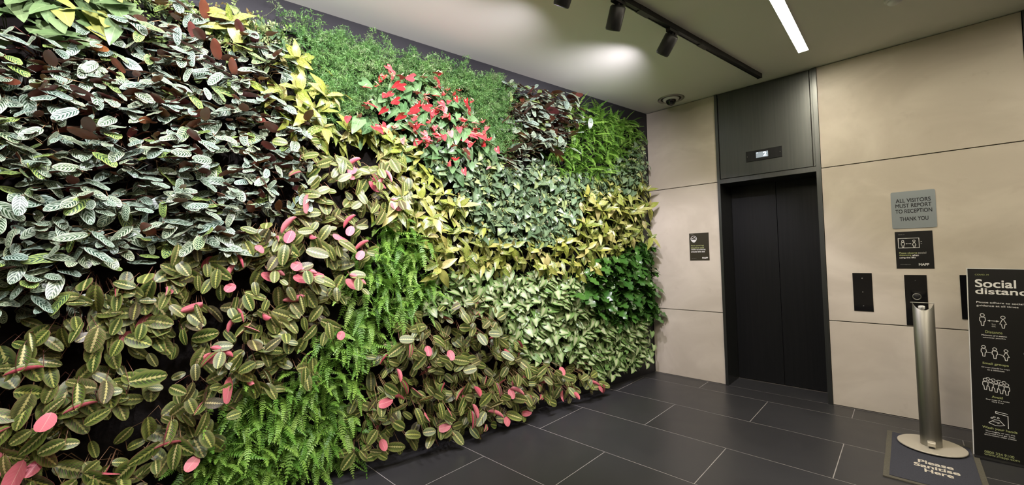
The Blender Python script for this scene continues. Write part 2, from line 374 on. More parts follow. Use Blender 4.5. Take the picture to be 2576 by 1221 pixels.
fs = tag(empty('face_covering_notice', (.440, 0, 1.270)), 'small dark portrait notice about face coverings beside the lift door', 'sign')
MB().bevel_box(0, .200, -.004, -.0005, 0, .292, .001).obj('board', 'brown_print', fs)
m = MB(); ring(m, .047, .232 - .0, .030, .030, .004, 20); m.add([(.021, .222, 0), (.073, .222, 0), (.068, .205, 0), (.056, .194, 0), (.038, .194, 0), (.026, .205, 0)], [(0, 5, 4, 3, 2, 1)])
ribbon(m, [(.020, .232), (.038, .236), (.056, .250), (.066, .228)], .004)
print_on(fs, m.mesh('face_icon', 'white_print'), 0, -.0046, 0, 'face_icon')
for i, (t, w, mt) in enumerate((('Face coverings', .132, 'lime_print'), ('should be used', .132, 'lime_print'), ('while circulating', .146, 'white_print'), ('around this site', .138, 'white_print'))):
    print_on(fs, text_mesh(t, w, .0165, mt, .02), .017, -.0046, .150 - i * .0212)
print_on(fs, text_mesh('MAPP', .056, .017, 'white_print', .03), .128, -.0046, .017)
print_on(fs, text_mesh('COVID-19', .030, .005, 'grey_print'), .017, -.0046, .275); print_on(fs, text_mesh('www.mapp.com', .050, .005, 'grey_print'), .017, -.0046, .017)

vs = tag(empty('visitor_plaque', (2.051, 0, 1.506)), 'grey metal plaque telling all visitors to report to reception', 'sign')
m = MB(); c = .012; m.add([], []); W_, H_ = .252, .295
pts = []
for cx, cy, a in ((W_ - c, H_ - c, 0), (c, H_ - c, 90), (c, c, 180), (W_ - c, c, 270)):
    for k in range(4): t = math.radians(a + 30 * k); pts.append((cx + c * math.cos(t), cy + c * math.sin(t)))
m = MB().prism(pts, 0, .005); o = m.obj('plate', 'plaque_grey', vs); o.matrix_basis = RX
for t, w, z, x in (('ALL VISITORS', .196, .207, .127), ('MUST REPORT', .202, .166, .127), ('TO RECEPTION', .206, .122, .127), ('THANK YOU', .160, .060, .127)):
    print_on(vs, text_mesh(t, w, .030, 'plaque_ink', .022, 'CENTER'), x, -.0056, z)

ls = tag(empty('lift_distancing_notice', (2.063, 0, 1.187)), 'square black notice with two linked figures below the grey plaque', 'sign')
MB().bevel_box(0, .212, -.004, -.0005, 0, .294, .001).obj('board', 'black_print', ls)
m = MB(); ribbon(m, [(.018, .164), (.136, .164), (.136, .240), (.018, .240)], .0035, True); man(m, .044, .166, .060, .0032); woman(m, .108, .166, .060, .0032); arrow(m, .060, .092, .197, .003, .008)
m.add([(.143, .208, 0), (.153, .208, 0), (.148, .215, 0)], [(0, 1, 2)]); m.add([(.143, .196, 0), (.153, .196, 0), (.148, .192, 0)], [(0, 2, 1)])
print_on(ls, m.mesh('figures_icon', 'white_print'), 0, -.0046, 0, 'figures_icon')
for t, w, x, z, mt in (('Please observe', .102, .020, .117, 'lime_print'), ('social', .044, .128, .117, 'grey_print'), ('distancing', .068, .020, .098, 'lime_print'), ('when', .036, .094, .098, 'white_print'), ('using the lifts', .092, .020, .078, 'white_print')):
    print_on(ls, text_mesh(t, w, .014, mt, .02), x, -.0046, z)
print_on(ls, text_mesh('MAPP', .056, .017, 'white_print', .03), .128, -.0046, .024); print_on(ls, text_mesh('COVID-19', .036, .005, 'grey_print'), .020, -.0046, .268); print_on(ls, text_mesh('www.mapp.com', .060, .005, 'grey_print'), .022, -.0046, .028)

def plate(name, x, z, w, h, label):
    r = tag(empty(name, (x, 0, z)), label, 'control panel', 'black plates on the lift wall'); MB().bevel_box(0, w, -.006, -.0005, 0, h, .0015).obj('plate', 'black_gloss', r); return r
p1 = plate('call_plate', 1.786, .829, .124, .320, 'narrow black plate with three small studs nearest the lift door')
for z in (.045, .160, .275):
    o = MB().lathe([(.0045, 0), (.004, .003), (.002, .004)], 10).obj('stud', 'steel_brushed', p1, True); o.matrix_basis = Matrix.Translation((.062, -.006, z)) @ RX
p2 = plate('lift_call_panel', 2.103, .739, .126, .398, 'tall black lift call panel with a round button behind the steel dispenser')
o = MB().lathe([(.026, 0), (.026, .004), (.020, .004), (.020, .001)], 24).obj('button_ring', 'steel_brushed', p2, True); o.matrix_basis = Matrix.Translation((.066, -.006, .228)) @ RX
o = MB().lathe([(.019, 0), (.019, .003), (.015, .0045)], 24).obj('button', 'black_metal', p2, True); o.matrix_basis = Matrix.Translation((.066, -.006, .228)) @ RX
o = MB().lathe([(.003, 0), (.002, .002)], 8).obj('stud', 'steel_brushed', p2); o.matrix_basis = Matrix.Translation((.062, -.006, .355)) @ RX
p3 = plate('key_plate', 2.402, .812, .124, .328, 'black plate half hidden behind the standing black board')
o = MB().lathe([(.0045, 0), (.004, .003), (.002, .004)], 10).obj('stud', 'steel_brushed', p3, True); o.matrix_basis = Matrix.Translation((.062, -.006, .16)) @ RX

# ------------------------------------------------------------------ standing board
BW, BH = .50, 1.205
sb = tag(empty('notice_board', (2.380, -.520, .004)), 'tall black standing board headed social distancing at the right edge', 'notice board')
sb.rotation_euler = (math.radians(-3.0), math.radians(1.3), math.radians(1.5))
MB().bevel_box(0.004, BW - .004, -.012, .0, .004, BH - .004, .001).obj('panel', 'black_print', sb)
fr = MB(); fr.box(0, .004, -.013, .004, 0, BH); fr.box(BW - .004, BW, -.013, .004, 0, BH); fr.box(.004, BW - .004, -.013, .004, BH - .004, BH); fr.obj('edge_trim', 'white_plastic', sb)
MB().box(.0, BW, -.06, .08, -.004, .004).obj('foot', 'black_metal', sb)
def bu(px): return (px - 2434) * .00166
def bv(py): return BH - (py - 677) * .00259
def bt(t, xa, xb, py, h, mat, bold=0.0, right=False):
    return print_on(sb, text_mesh(t, bu(xb) - bu(xa), h, mat, bold), bu(xa), -.0132, bv(py))
bt('COVID-19', 2456, 2492, 695, .009, 'lime_print'); bt('Social', 2456, 2558, 724.5, .050, 'white_print', .02); bt('distancing', 2456, 2456 + 182, 746, .050, 'white_print', .02)
bt('Please adhere to social distancing', 2457, 2457 + 172, 765.5, .014, 'white_print', .012); bt('guidance at all times', 2457, 2562, 773.5, .014, 'white_print', .012)
bt('Distance', 2477, 2520, 838, .016, 'lime_print', .01); bt('Minimum of 2 metres', 2467, 2531, 845, .009, 'white_print', .01); bt('wherever possible', 2470, 2528, 851, .009, 'white_print', .01)
bt('Small groups', 2467, 2532, 916.5, .017, 'lime_print', .02); bt('Groups should be kept', 2464, 2534, 924.5, .009, 'white_print', .01); bt('to a minimum', 2478, 2521, 929.5, .009, 'white_print', .01)
bt('Avoid', 2487, 2514, 995, .014, 'lime_print', .02); bt('Stay away if it looks', 2472, 2530, 1002, .009, 'white_print', .01); bt('very busy', 2486, 2516, 1006.5, .009, 'white_print', .01)
bt('Wash your hands', 2460, 2546, 1073, .018, 'lime_print', .02); bt('Thoroughly or use the', 2467, 2540, 1079, .009, 'white_print', .01); bt('provided hand gel. Keep', 2468, 2540, 1084, .009, 'white_print', .01); bt('washrooms clear please', 2464, 2543, 1088.5, .009, 'white_print', .01)
bt('0800 324 9100', 2463, 2536, 1131, .015, 'lime_print', .012); bt('www.mapp.com', 2462, 2549, 1138, .013, 'lime_print', .012)
K = .003
def icon(name, m): print_on(sb, m.mesh(name, 'white_print'), 0, -.0132, 0, name)
m = MB(); man(m, bu(2471), bv(820), .078, K); icon('man_icon', m)
m = MB(); woman(m, bu(2523), bv(823), .078, K); icon('woman_icon', m)
m = MB(); arrow(m, bu(2484), bu(2512), bv(807), K, .010); icon('arrow_icon', m)
bt('2m', 2494, 2504, 817, .009, 'grey_print', .01); bt('6ft', 2494, 2504, 822, .009, 'grey_print', .01)
for x, z in ((2471, 896), (2499, 899)): m = MB(); man(m, bu(x), bv(z), .070, K); icon('man_icon', m)
m = MB(); woman(m, bu(2527), bv(901), .070, K); icon('woman_icon', m)
for xa, za, xb in ((2479, 885, 2491), (2508, 888, 2519)): m = MB(); ribbon(m, [(bu(xa), bv(za)), (bu(xb), bv(za + 1))], K); icon('dash_icon', m)
for i in range(5): m = MB(); man(m, bu(2472 + 13.3 * i), bv(977 + 1.6 * i), .072, K); icon('man_icon', m)
for i in range(4): m = MB(); ring(m, bu(2479 + 13.3 * i), bv(951 + 1.4 * i), .009, .009, K, 8, .15 * PI, .85 * PI); icon('head_icon', m)
m = MB(); ribbon(m, [(bu(2525), bv(1029)), (bu(2495), bv(1027)), (bu(2495), bv(1031)), (bu(2525), bv(1034)), (bu(2525), bv(1063))], K); icon('tap_icon', m)
m = MB(); ribbon(m, [(bu(a_), bv(c_)) for a_, c_ in ((2477, 1056), (2484, 1052), (2492, 1047), (2504, 1047), (2512, 1054), (2516, 1057), (2504, 1060), (2494, 1061), (2478, 1057))], K, True); ribbon(m, [(bu(2487), bv(1052)), (bu(2504), bv(1053)), (bu(2498), bv(1056))], K); icon('hand_icon', m)
for x, z in ((2485, 1044), (2491, 1041), (2501, 1042)): m = MB(); ring(m, bu(x), bv(z), .0045, .0045, .002, 8); icon('drop_icon', m)
m = MB(); ring(m, bu(2580), bv(880), .016, .016, K, 14); icon('round_icon', m)
m = MB(); m.add([(0, 0, 0), (.06, 0, 0), (.06, .045, 0), (0, .045, 0)], [(0, 1, 2, 3)]); print_on(sb, m.mesh('logo_patch', 'white_print'), bu(2570), -.0131, bv(1155), 'logo_patch')
print_on(sb, text_mesh('M', .03, .028, 'black_print', .03), bu(2573), -.0134, bv(1152))

# ------------------------------------------------------------------ sanitiser stand and mat
sd = tag(empty('sanitiser_stand', (2.190, -.575, .018)), 'brushed steel hand sanitiser post with a round pale base on the grey mat', 'sanitiser stand')
MB().lathe([(.166, 0), (.168, .002), (.168, .006), (.166, .008)], 48).obj('base', 'steel_base', sd)
sec = 18; ro, ri = .053, .0505; out_ = [(ro * math.cos(PI + PI * k / sec), ro * 1.05 * math.sin(PI + PI * k / sec)) for k in range(sec + 1)]; inn = [(ri * math.cos(PI + PI * k / sec), ri * 1.05 * math.sin(PI + PI * k / sec)) for k in range(sec + 1)]
m = MB(); n = sec + 1; zt = .955
vsx = [(x, y, .008) for x, y in out_] + [(x, y, zt - .042 * abs(y / ro) ** 1.6) for x, y in out_] + [(x, y, .008) for x, y in inn] + [(x, y, zt - .042 * abs(y / ro) ** 1.6) for x, y in inn]
fsx = []
for k in range(sec): fsx += [(k, k + 1, n + k + 1, n + k), (2 * n + k + 1, 2 * n + k, 3 * n + k, 3 * n + k + 1), (n + k, n + k + 1, 3 * n + k + 1, 3 * n + k)]
m.add(vsx, fsx); m.obj('column', 'steel_brushed', sd, True)
MB().box(-.051, .051, .000, .004, .008, zt - .055).obj('back_plate', 'steel_brushed', sd)
m = MB(); m.tube([(-.062, .004, zt + .002), (.054, .004, zt + .002)], .0025, seg=6); m.obj('top_bar', 'steel_brushed', sd)
m = MB(); m.lathe([(.012, .86), (.012, .925), (.017, .930), (.017, .948), (.008, .952)], 14); m.tube([(0, 0, .945), (0, -.02, .948), (.0, -.034, .940)], .005, seg=8)
o = m.obj('pump', 'white_plastic', sd, True); o.location = (-.008, -.016, -.012)
MB().bevel_box(-.019, .019, -.090, -.052, .022, .048, .003).obj('pedal', 'steel_base', sd)
MB().box(-.013, .013, -.080, -.052, .009, .022).obj('pedal_stem', 'black_metal', sd)

fm = tag(empty('floor_mat', (2.185, -.815, 0)), 'dark blue-grey printed floor mat under the sanitiser post', 'mat')
MB().box(-.190, .190, -.390, .390, .001, .010).obj('pile', 'mat_fibre', fm)
b = MB()
for a in ((-.218, -.190, -.418, .418), (.190, .218, -.418, .418), (-.190, .190, -.418, -.390), (-.190, .190, .390, .418)): b.box(a[0], a[1], a[2], a[3], .0008, .0065)
b.obj('border', 'mat_edge', fm)
for t, w, x, y in (('Please', .150, .012, -.085), ('Sanitise', .192, .014, -.150), ('Here', .118, .022, -.215)):
    o = link('lettering', text_mesh(t, w, .050, 'cream_print', .03, 'CENTER'), fm, Matrix.Translation((x, y, .0105)))

# ------------------------------------------------------------------ ceiling fittings
def linear_light(x, y0, y1, label):
    led = tag(empty('linear_light', (x, 0, HC)), label, 'light', 'linear ceiling lights')
    MB().box(-.034, .034, y0, y1, -.006, 0).obj('diffuser', 'led_diffuser', led)
    e = MB(); e.box(-.038, -.034, y0, y1 + .004, -.008, 0); e.box(.034, .038, y0, y1 + .004, -.008, 0); e.box(-.034, .034, y1, y1 + .004, -.008, 0); e.obj('channel', 'white_plastic', led)
linear_light(1.586, -5.0, -.455, 'long bright white linear light set into the ceiling near the lift')
linear_light(3.40, -6.5, -.8, 'unseen linear ceiling light added beyond the standing board to brighten the stone wall')  # added out of view to lift the stone wall and ceiling near it

tr = tag(empty('lighting_track', wp(0, 1.235, HC), PHI), 'black ceiling lighting track running alongside the planted wall', 'track')
TX = .0   # local x = out, local y = towards lift wall
m = MB(); m.box(-.018, .018, -5.6, -.02, -.034, 0); m.box(-.018, -.012, -5.6, -.02, -.038, -.034); m.box(.012, .018, -5.6, -.02, -.038, -.034); m.obj('rail', 'black_metal', tr)
MB().box(-.020, .020, -.024, -.012, -.040, 0).obj('end_cap', 'black_metal', tr)
for s in (1.02, 1.78): MB().box(-.0195, .0195, -s - .06, -s + .06, -.0395, -.0).obj('joiner', 'black_metal', tr)

BEAM = ((-.84, 0, -.54), 138, 1.0)
LAMPS = [(1.44, .78, .10, 1.0, ((-.85, .05, -.50), 138, .85)), (2.04, .58, .22, 1.55, ((-.60, 1.60, -2.60), 84, .5)), (2.47, .62, .05, 1.05, BEAM), (2.97, .5, .0, 1.0, BEAM), (3.47, .6, 0, 1.0, BEAM), (3.97, .62, 0, 1.05, BEAM), (4.47, .62, .0, 1.05, BEAM), (4.97, .6, 0, .9, BEAM)]
LLAB = ['black cylinder spotlight on the track nearest the lift', 'black cylinder spotlight next along from the one nearest the lift', 'black cylinder spotlight cut off by the top edge of the photo']
def spot(i, s, tilt, side, pw, beam):
    base = wp(s, 1.235, HC)
    r = tag(empty('spotlight', base, PHI), LLAB[i] if i < 3 else 'black cylinder spotlight on the track out of view above', 'spotlight', 'track spotlights')
    d = Vector((-math.sin(tilt), side, -math.cos(tilt))).normalized()
    MB().box(-.016, .016, -.055, .055, -.062, -.0405).obj('adapter', 'black_metal', r)
    MB().tube([(0, 0, -.06), (0, 0, -.09)], .009, seg=8).obj('stem', 'black_metal', r)
    z = d; x = z.cross(Vector((0, 1, 0))).normalized(); y = z.cross(x)
    M = Matrix(((x.x, y.x, z.x, 0), (x.y, y.y, z.y, 0), (x.z, y.z, z.z, -.072), (0, 0, 0, 1)))
    R = .049; Lh = .142
    b = MB().lathe([(.026, -.002), (R - .010, .0), (R, .010), (R, Lh - .01), (R - .004, Lh), (R - .008, Lh), (R - .008, Lh - .028)], 24, cap=True).obj('body', 'black_metal', r, True); b.matrix_basis = M
    l = MB().lathe([(R - .009, Lh - .027), (R - .009, Lh - .024)], 20).obj('lens', 'lamp_lens', r); l.matrix_basis = M
    ld = bpy.data.lights.new('spot_beam', 'SPOT'); ld.energy = SPOT_W * pw; ld.spot_size = math.radians(beam[1]); ld.spot_blend = beam[2]; ld.shadow_soft_size = .03; ld.color = (.96, .89, 1.0)
    lo = link('spot_beam', ld, r)
    bd = Vector(beam[0]).normalized()          # beam aimed apart from the tilt of the head, to place the light
    p = Vector((0, 0, -.072)) + d * (Lh + .004); q = bd.to_track_quat('-Z', 'Y'); lo.location = p; lo.rotation_mode = 'QUATERNION'; lo.rotation_quaternion = q
for i, (s, tl, sd_, pw, bm) in enumerate(LAMPS): spot(i, s, tl, sd_, pw, bm)

cc = tag(empty('dome_camera', (.395, -.240, HC)), 'recessed black dome security camera with a ring trim in the ceiling', 'security camera')
MB().lathe([(.132, 0), (.132, -.005), (.118, -.009), (.104, -.006), (.100, -.001)], 36, cap=False).obj('trim_ring', 'steel_brushed', cc, True)
MB().lathe([(.100, -.002), (.084, -.002)], 36, cap=False).obj('shadow_gap', 'joint_dark', cc)
MB().lathe([(.084, 0), (.084, -.006), (.076, -.014), (.056, -.018)], 32, cap=True).obj('housing', 'white_plastic', cc, True)
MB().lathe([(.052 * math.cos(a), -.017 - .055 * math.sin(a)) for a in [PI / 2 * k / 8 for k in range(9)][:-1]] + [(.004, -.0725)], 28).obj('dome', 'black_gloss', cc, True)
sm = tag(empty('smoke_detector', (2.137, -.862, HC)), 'small white smoke detector on the ceiling at the top edge', 'smoke detector')
MB().lathe([(.052, 0), (.052, -.012), (.046, -.018)], 28).obj('base', 'white_plastic', sm, True)
MB().lathe([(.036, -.018), (.036, -.030), (.028, -.040), (.012, -.044)], 24).obj('chamber', 'white_plastic', sm, True)
#PLANTS#
# ------------------------------------------------------------------ leaf shapes (local x = along the leaf, y = across, z = upper face)
def leaf_mesh(name, L, W, prof, nl, nw, mats, droop=.15, fold=.12, wave=0.0, back=0.0, curl=0.0, two=False, seed=0, rnd_ends=False):
    rnd_ends = prof in (p_oval, p_heart)
    rg = random.Random(seed); vs = []; uvs = []; fs = []; mi = []
    ws = [2 * j / nw - 1 for j in range(nw + 1)]
    ph = rg.uniform(0, 6); tw = rg.uniform(-.25, .25)
    def pt(u, w):
        h = prof(u) * W / 2; y = w * h
        x = L * (u - back * abs(w) ** 1.4 * (1 - u) ** 3)
        z = -droop * L * u * u + fold * abs(y) + wave * abs(w) * W * math.sin(ph + u * 11 + (1.7 if w > 0 else 0)) + tw * y * u
        if curl:                                     # rolled lengthwise
            a = curl * w; y = h * math.sin(a) / curl; z += h * (1 - math.cos(a)) / curl
        return (x, y, z)
    for side in range(2 if two else 1):
        o = len(vs)
        for i in range(nl + 1):
            u = .5 - .5 * math.cos(PI * i / nl) if rnd_ends else i / nl
            for w in ws:
                x, y, z = pt(u, w); vs.append((x, y, z - .0011 * side)); uvs.append((u, .5 + .5 * w))
        k = nw + 1
        for i in range(nl):
            for j in range(nw):
                a = o + i * k + j; q = (a, a + k, a + k + 1, a + 1)
                fs.append(q[::-1] if side else q); mi.append(side)
    me = bpy.data.meshes.new(name); me.from_pydata(vs, [], fs)
    for m in mats: me.materials.append(MATS[m])
    if two: me.polygons.foreach_set('material_index', mi)
    me.polygons.foreach_set('use_smooth', [True] * len(me.polygons))
    ul = me.uv_layers.new(name='UVMap'); li = [0] * len(me.loops); me.loops.foreach_get('vertex_index', li)
    ul.data.foreach_set('uv', [c for v in li for c in uvs[v]]); me.update()
    return me
def uvmesh(name, vs, fs, uvs, mats):
    me = bpy.data.meshes.new(name); me.from_pydata(vs, [], fs)
    for m in mats: me.materials.append(MATS[m])
    ul = me.uv_layers.new(name='UVMap'); li = [0] * len(me.loops); me.loops.foreach_get('vertex_index', li)
    ul.data.foreach_set('uv', [c for v in li for c in uvs[v]]); me.update()
    return me
def p_oval(u): return max(.03, math.sin(PI * min(1, max(0, u)) ** .92) ** .45)
def p_lance(u): return max(.02, math.sin(PI * u ** .80) ** .95)
def p_heart(u): return max(.02, (1 - min(1, u) ** 1.3) ** .75 * min(1, .50 + 2.2 * u ** .8))
def p_arrow(u): return max(.02, (1 - u ** 1.1) ** .95 * (.86 + .2 * math.sin(min(1, u * 1.8) * PI)))
def p_lobed(u): return max(.03, math.sin(PI * u ** .8) ** .6 * (1 + .30 * math.cos(u * 2 * PI * 3.5)))
ML = {}
ML['cal'] = [leaf_mesh('striped_leaf', .092 + .011 * k, .046 + .005 * (k % 3), p_oval, 7, 4, ['striped_leaf_top', 'striped_leaf_under'], (.10, .22, .34, .02)[k], -.06 + .14 * (k % 2), .05, two=True, seed=k) for k in range(4)]
ML['mar'] = [leaf_mesh('prayer_leaf', .090 + .011 * k, .060 + .006 * (k % 2), p_oval, 7, 4, ['prayer_leaf_top', 'prayer_leaf_under'], (.08, .20, .30, .0)[k], .08 + .05 * (k % 2), .02, two=True, seed=10 + k) for k in range(4)]
ML['marroll'] = [leaf_mesh('prayer_leaf_rolled', .112, .070, p_oval, 7, 6, ['prayer_leaf_top', 'prayer_leaf_under'], .1, 0, 0, curl=2.3 - .5 * k, two=True, seed=20 + k) for k in range(2)]
ML['auc'] = [leaf_mesh('gold_leaf', .100 + .014 * k, .041 + .006 * (k % 3), p_lance, 7, 4, ['gold_leaf'], (.12, .35, .55, .25)[k], .18, .04, seed=30 + k) for k in range(4)]
ML['bheart'] = [leaf_mesh('pale_heart_leaf', .115 + .012 * k, .094, p_heart, 7, 4, ['pale_heart_leaf'], (.1, .2, .3)[k], .14, .02, back=.20, seed=40 + k) for k in range(3)]
ML['heart'] = [leaf_mesh('heart_leaf', .046 + .006 * k, .045 + .006 * k, p_heart, 6, 4, ['grey_heart_leaf'], (.08, .2, .3)[k], .14, .02, back=.22, seed=50 + k) for k in range(3)]
ML['arrow'] = [leaf_mesh('arrow_leaf', .058 + .007 * k, .056 + .005 * k, p_heart, 7, 4, ['arrow_leaf'], (.08, .2, .3)[k], .10, .03, back=.36, seed=60 + k) for k in range(3)]
ML['lobed'] = [leaf_mesh('lobed_leaf', .125 + .015 * k, .085, p_lobed, 14, 4, ['glossy_lobed_leaf'], (.2, .35, .45)[k], .15, .05, seed=70 + k) for k in range(3)]
ML['anth'] = [leaf_mesh('anthurium_leaf', .080 + .012 * k, .064 + .006 * k, p_heart, 7, 4, ['anthurium_leaf'], (.08, .18, .28)[k], .12, .01, back=.26, seed=80 + k) for k in range(3)]
ML['spathe'] = [leaf_mesh('spathe', .052 + .006 * k, .056, p_heart, 7, 4, ['red_spathe'], (-.1, .1, .25)[k], (.45, .25, -.1)[k], .03, back=.22, seed=90 + k) for k in range(3)]
_sp = MB(); _sp.tube([(0, 0, 0), (.012, 0, .012), (.030, 0, .022)], .0034, .0022, 6); SPADIX = _sp.mesh('spadix', 'spadix_cream', True)
def frond_mesh(seed, L, W, droop):
    rg = random.Random(seed); vs = []; fs = []; uvs = []; n = 20
    def ax(u): return Vector((L * (u - .35 * droop * u * u), .02 * math.sin(u * 3 + seed) * L, L * (.10 * u - droop * u * u * .9)))
    k = 0
    for i in range(n):                              # rachis
        u0, u1 = i / n, (i + 1) / n; a, b = ax(u0), ax(u1); r = .0013
        vs += [a + Vector((0, r, 0)), a - Vector((0, r, 0)), b - Vector((0, r, 0)), b + Vector((0, r, 0))]; fs.append((k, k + 1, k + 2, k + 3)); uvs += [(u0, .5)] * 4; k += 4
    for i in range(1, n + 1):
        u = (i - .3) / n; a = ax(u); t = (ax(min(1, u + .03)) - ax(u - .02)).normalized()
        ln = W / 2 * min(1, (1.08 - u) * 2.2) * (.65 + .35 * min(1, u * 5)) * rg.uniform(.85, 1.1); hw = L / n * .36
        for s in (-1, 1):
            d = (Vector((0, s, 0)) + t * rg.uniform(.15, .4) + Vector((0, 0, rg.uniform(-.35, .12)))).normalized()
            m = a + d * ln * .55 + Vector((0, 0, .08 * ln)); e = a + d * ln + Vector((0, 0, -.12 * ln))
            vs += [a - t * hw * .7, a + t * hw * .7, m + t * hw, m - t * hw, e + t * hw * .25]; fs += [(k, k + 1, k + 2, k + 3), (k + 3, k + 2, k + 4)] if s > 0 else [(k + 1, k, k + 3, k + 2), (k + 2, k + 3, k + 4)]
            uvs += [(u, .4), (u, .4), (u, .2), (u, .2), (u, .05)]; k += 5
    return uvmesh('frond', [tuple(v) for v in vs], fs, uvs, ['fern_green'])
ML['frond'] = [frond_mesh(k, .20 + .025 * k, .052, (.35, .6, .9, .2)[k]) for k in range(4)]
def spray_mesh(seed):
    rg = random.Random(seed); vs = []; fs = []; uvs = []; k = 0; L = .13
    def tri(a, d, side, ln, hw):
        nonlocal k
        m = a + d * ln * .5; vs.extend([a, m + side * hw, a + d * ln, m - side * hw]); fs.append((k, k + 1, k + 2, k + 3)); uvs.extend([(.5, .3)] * 4); k += 4
    def ax(u): return Vector((L * u, .03 * math.sin(seed + 3 * u) * u, L * (.25 * u - .5 * u * u)))
    for i in range(6): tri(ax(i / 6), (ax((i + 1) / 6) - ax(i / 6)).normalized(), Vector((0, 1, 0)), L / 5, .0011)
    for i in range(9):
        u = .15 + .85 * i / 8; a = ax(u); side = Vector((rg.uniform(-.3, .6), rg.uniform(-1, 1), rg.uniform(-.3, .9))).normalized()
        br = a + side * rg.uniform(.008, .030); tri(a, (br - a).normalized(), Vector((0, 0, 1)), (br - a).length, .0007)
        for j in range(8):
            d = (side * .5 + Vector((rg.gauss(0, 1), rg.gauss(0, 1), rg.gauss(0, 1))).normalized()).normalized()
            tri(br, d, d.cross(Vector((rg.gauss(0, 1), rg.gauss(0, 1), 1))).normalized(), rg.uniform(.015, .027), .0017)
    return uvmesh('spray', [tuple(v) for v in vs], fs, uvs, ['needle_green'])
ML['spray'] = [spray_mesh(k) for k in range(5)]
def sprig_mesh(seed):
    rg = random.Random(seed); vs = []; fs = []; uvs = []; k = 0; L = .11
    for i in range(11):
        u = i / 10; a = Vector((L * u, .02 * math.sin(seed + 4 * u), -.25 * L * u * u)); s = -1 if i % 2 else 1
        d = Vector((rg.uniform(.1, .7), s, rg.uniform(-.4, .5))).normalized(); n = Vector((rg.uniform(-.5, .5), rg.uniform(-.5, .5), 1)).normalized(); e = n.cross(d).normalized(); ln = rg.uniform(.012, .020); w = ln * .38
        vs += [a, a + d * ln * .4 + e * w, a + d * ln, a + d * ln * .4 - e * w]; fs.append((k, k + 1, k + 2, k + 3)); uvs += [(0, .5), (.4, .9), (1, .5), (.4, .1)]; k += 4
        if i < 10:
            b = Vector((L * (u + .1), .02 * math.sin(seed + 4 * (u + .1)), -.25 * L * (u + .1) ** 2)); r = Vector((0, .0008, 0)); vs += [a - r, b - r, b + r, a + r]; fs.append((k, k + 1, k + 2, k + 3)); uvs += [(0, .5)] * 4; k += 4
    return uvmesh('sprig', [tuple(v) for v in vs], fs, uvs, ['fig_leaf'])
ML['sprig'] = [sprig_mesh(k) for k in range(4)]

# ------------------------------------------------------------------ plant prototypes (local x = out of the wall, y = towards the lift, z = up)
def frame(p, yaw, pitch, roll, sc=1.0):
    d = Vector((math.cos(pitch) * math.cos(yaw), math.cos(pitch) * math.sin(yaw), math.sin(pitch)))
    side = Vector((-math.sin(yaw), math.cos(yaw), 0)); n = d.cross(side)
    s2 = side * math.cos(roll) + n * math.sin(roll); n2 = d.cross(s2)
    return Matrix(((d.x * sc, s2.x * sc, n2.x * sc, p.x), (d.y * sc, s2.y * sc, n2.y * sc, p.y), (d.z * sc, s2.z * sc, n2.z * sc, p.z), (0, 0, 0, 1)))
def facing(p, n, th, sc=1.0, flip=False):              # leaf lying in the plane with normal n, its tip th from straight down
    n = n.normalized(); t = Vector((.15, math.sin(th), -math.cos(th))); d = (t - n * t.dot(n)).normalized()
    if flip: n = -n
    s = n.cross(d)
    return Matrix(((d.x * sc, s.x * sc, n.x * sc, p.x), (d.y * sc, s.y * sc, n.y * sc, p.y), (d.z * sc, s.z * sc, n.z * sc, p.z), (0, 0, 0, 1)))
def arc(p, d=None, lift=.03):
    r = Vector((-.02, p.y * .25, p.z * .25)); m = (r + p) / 2 + Vector((0, 0, lift)); return [r, m, p]
DEG = PI / 180
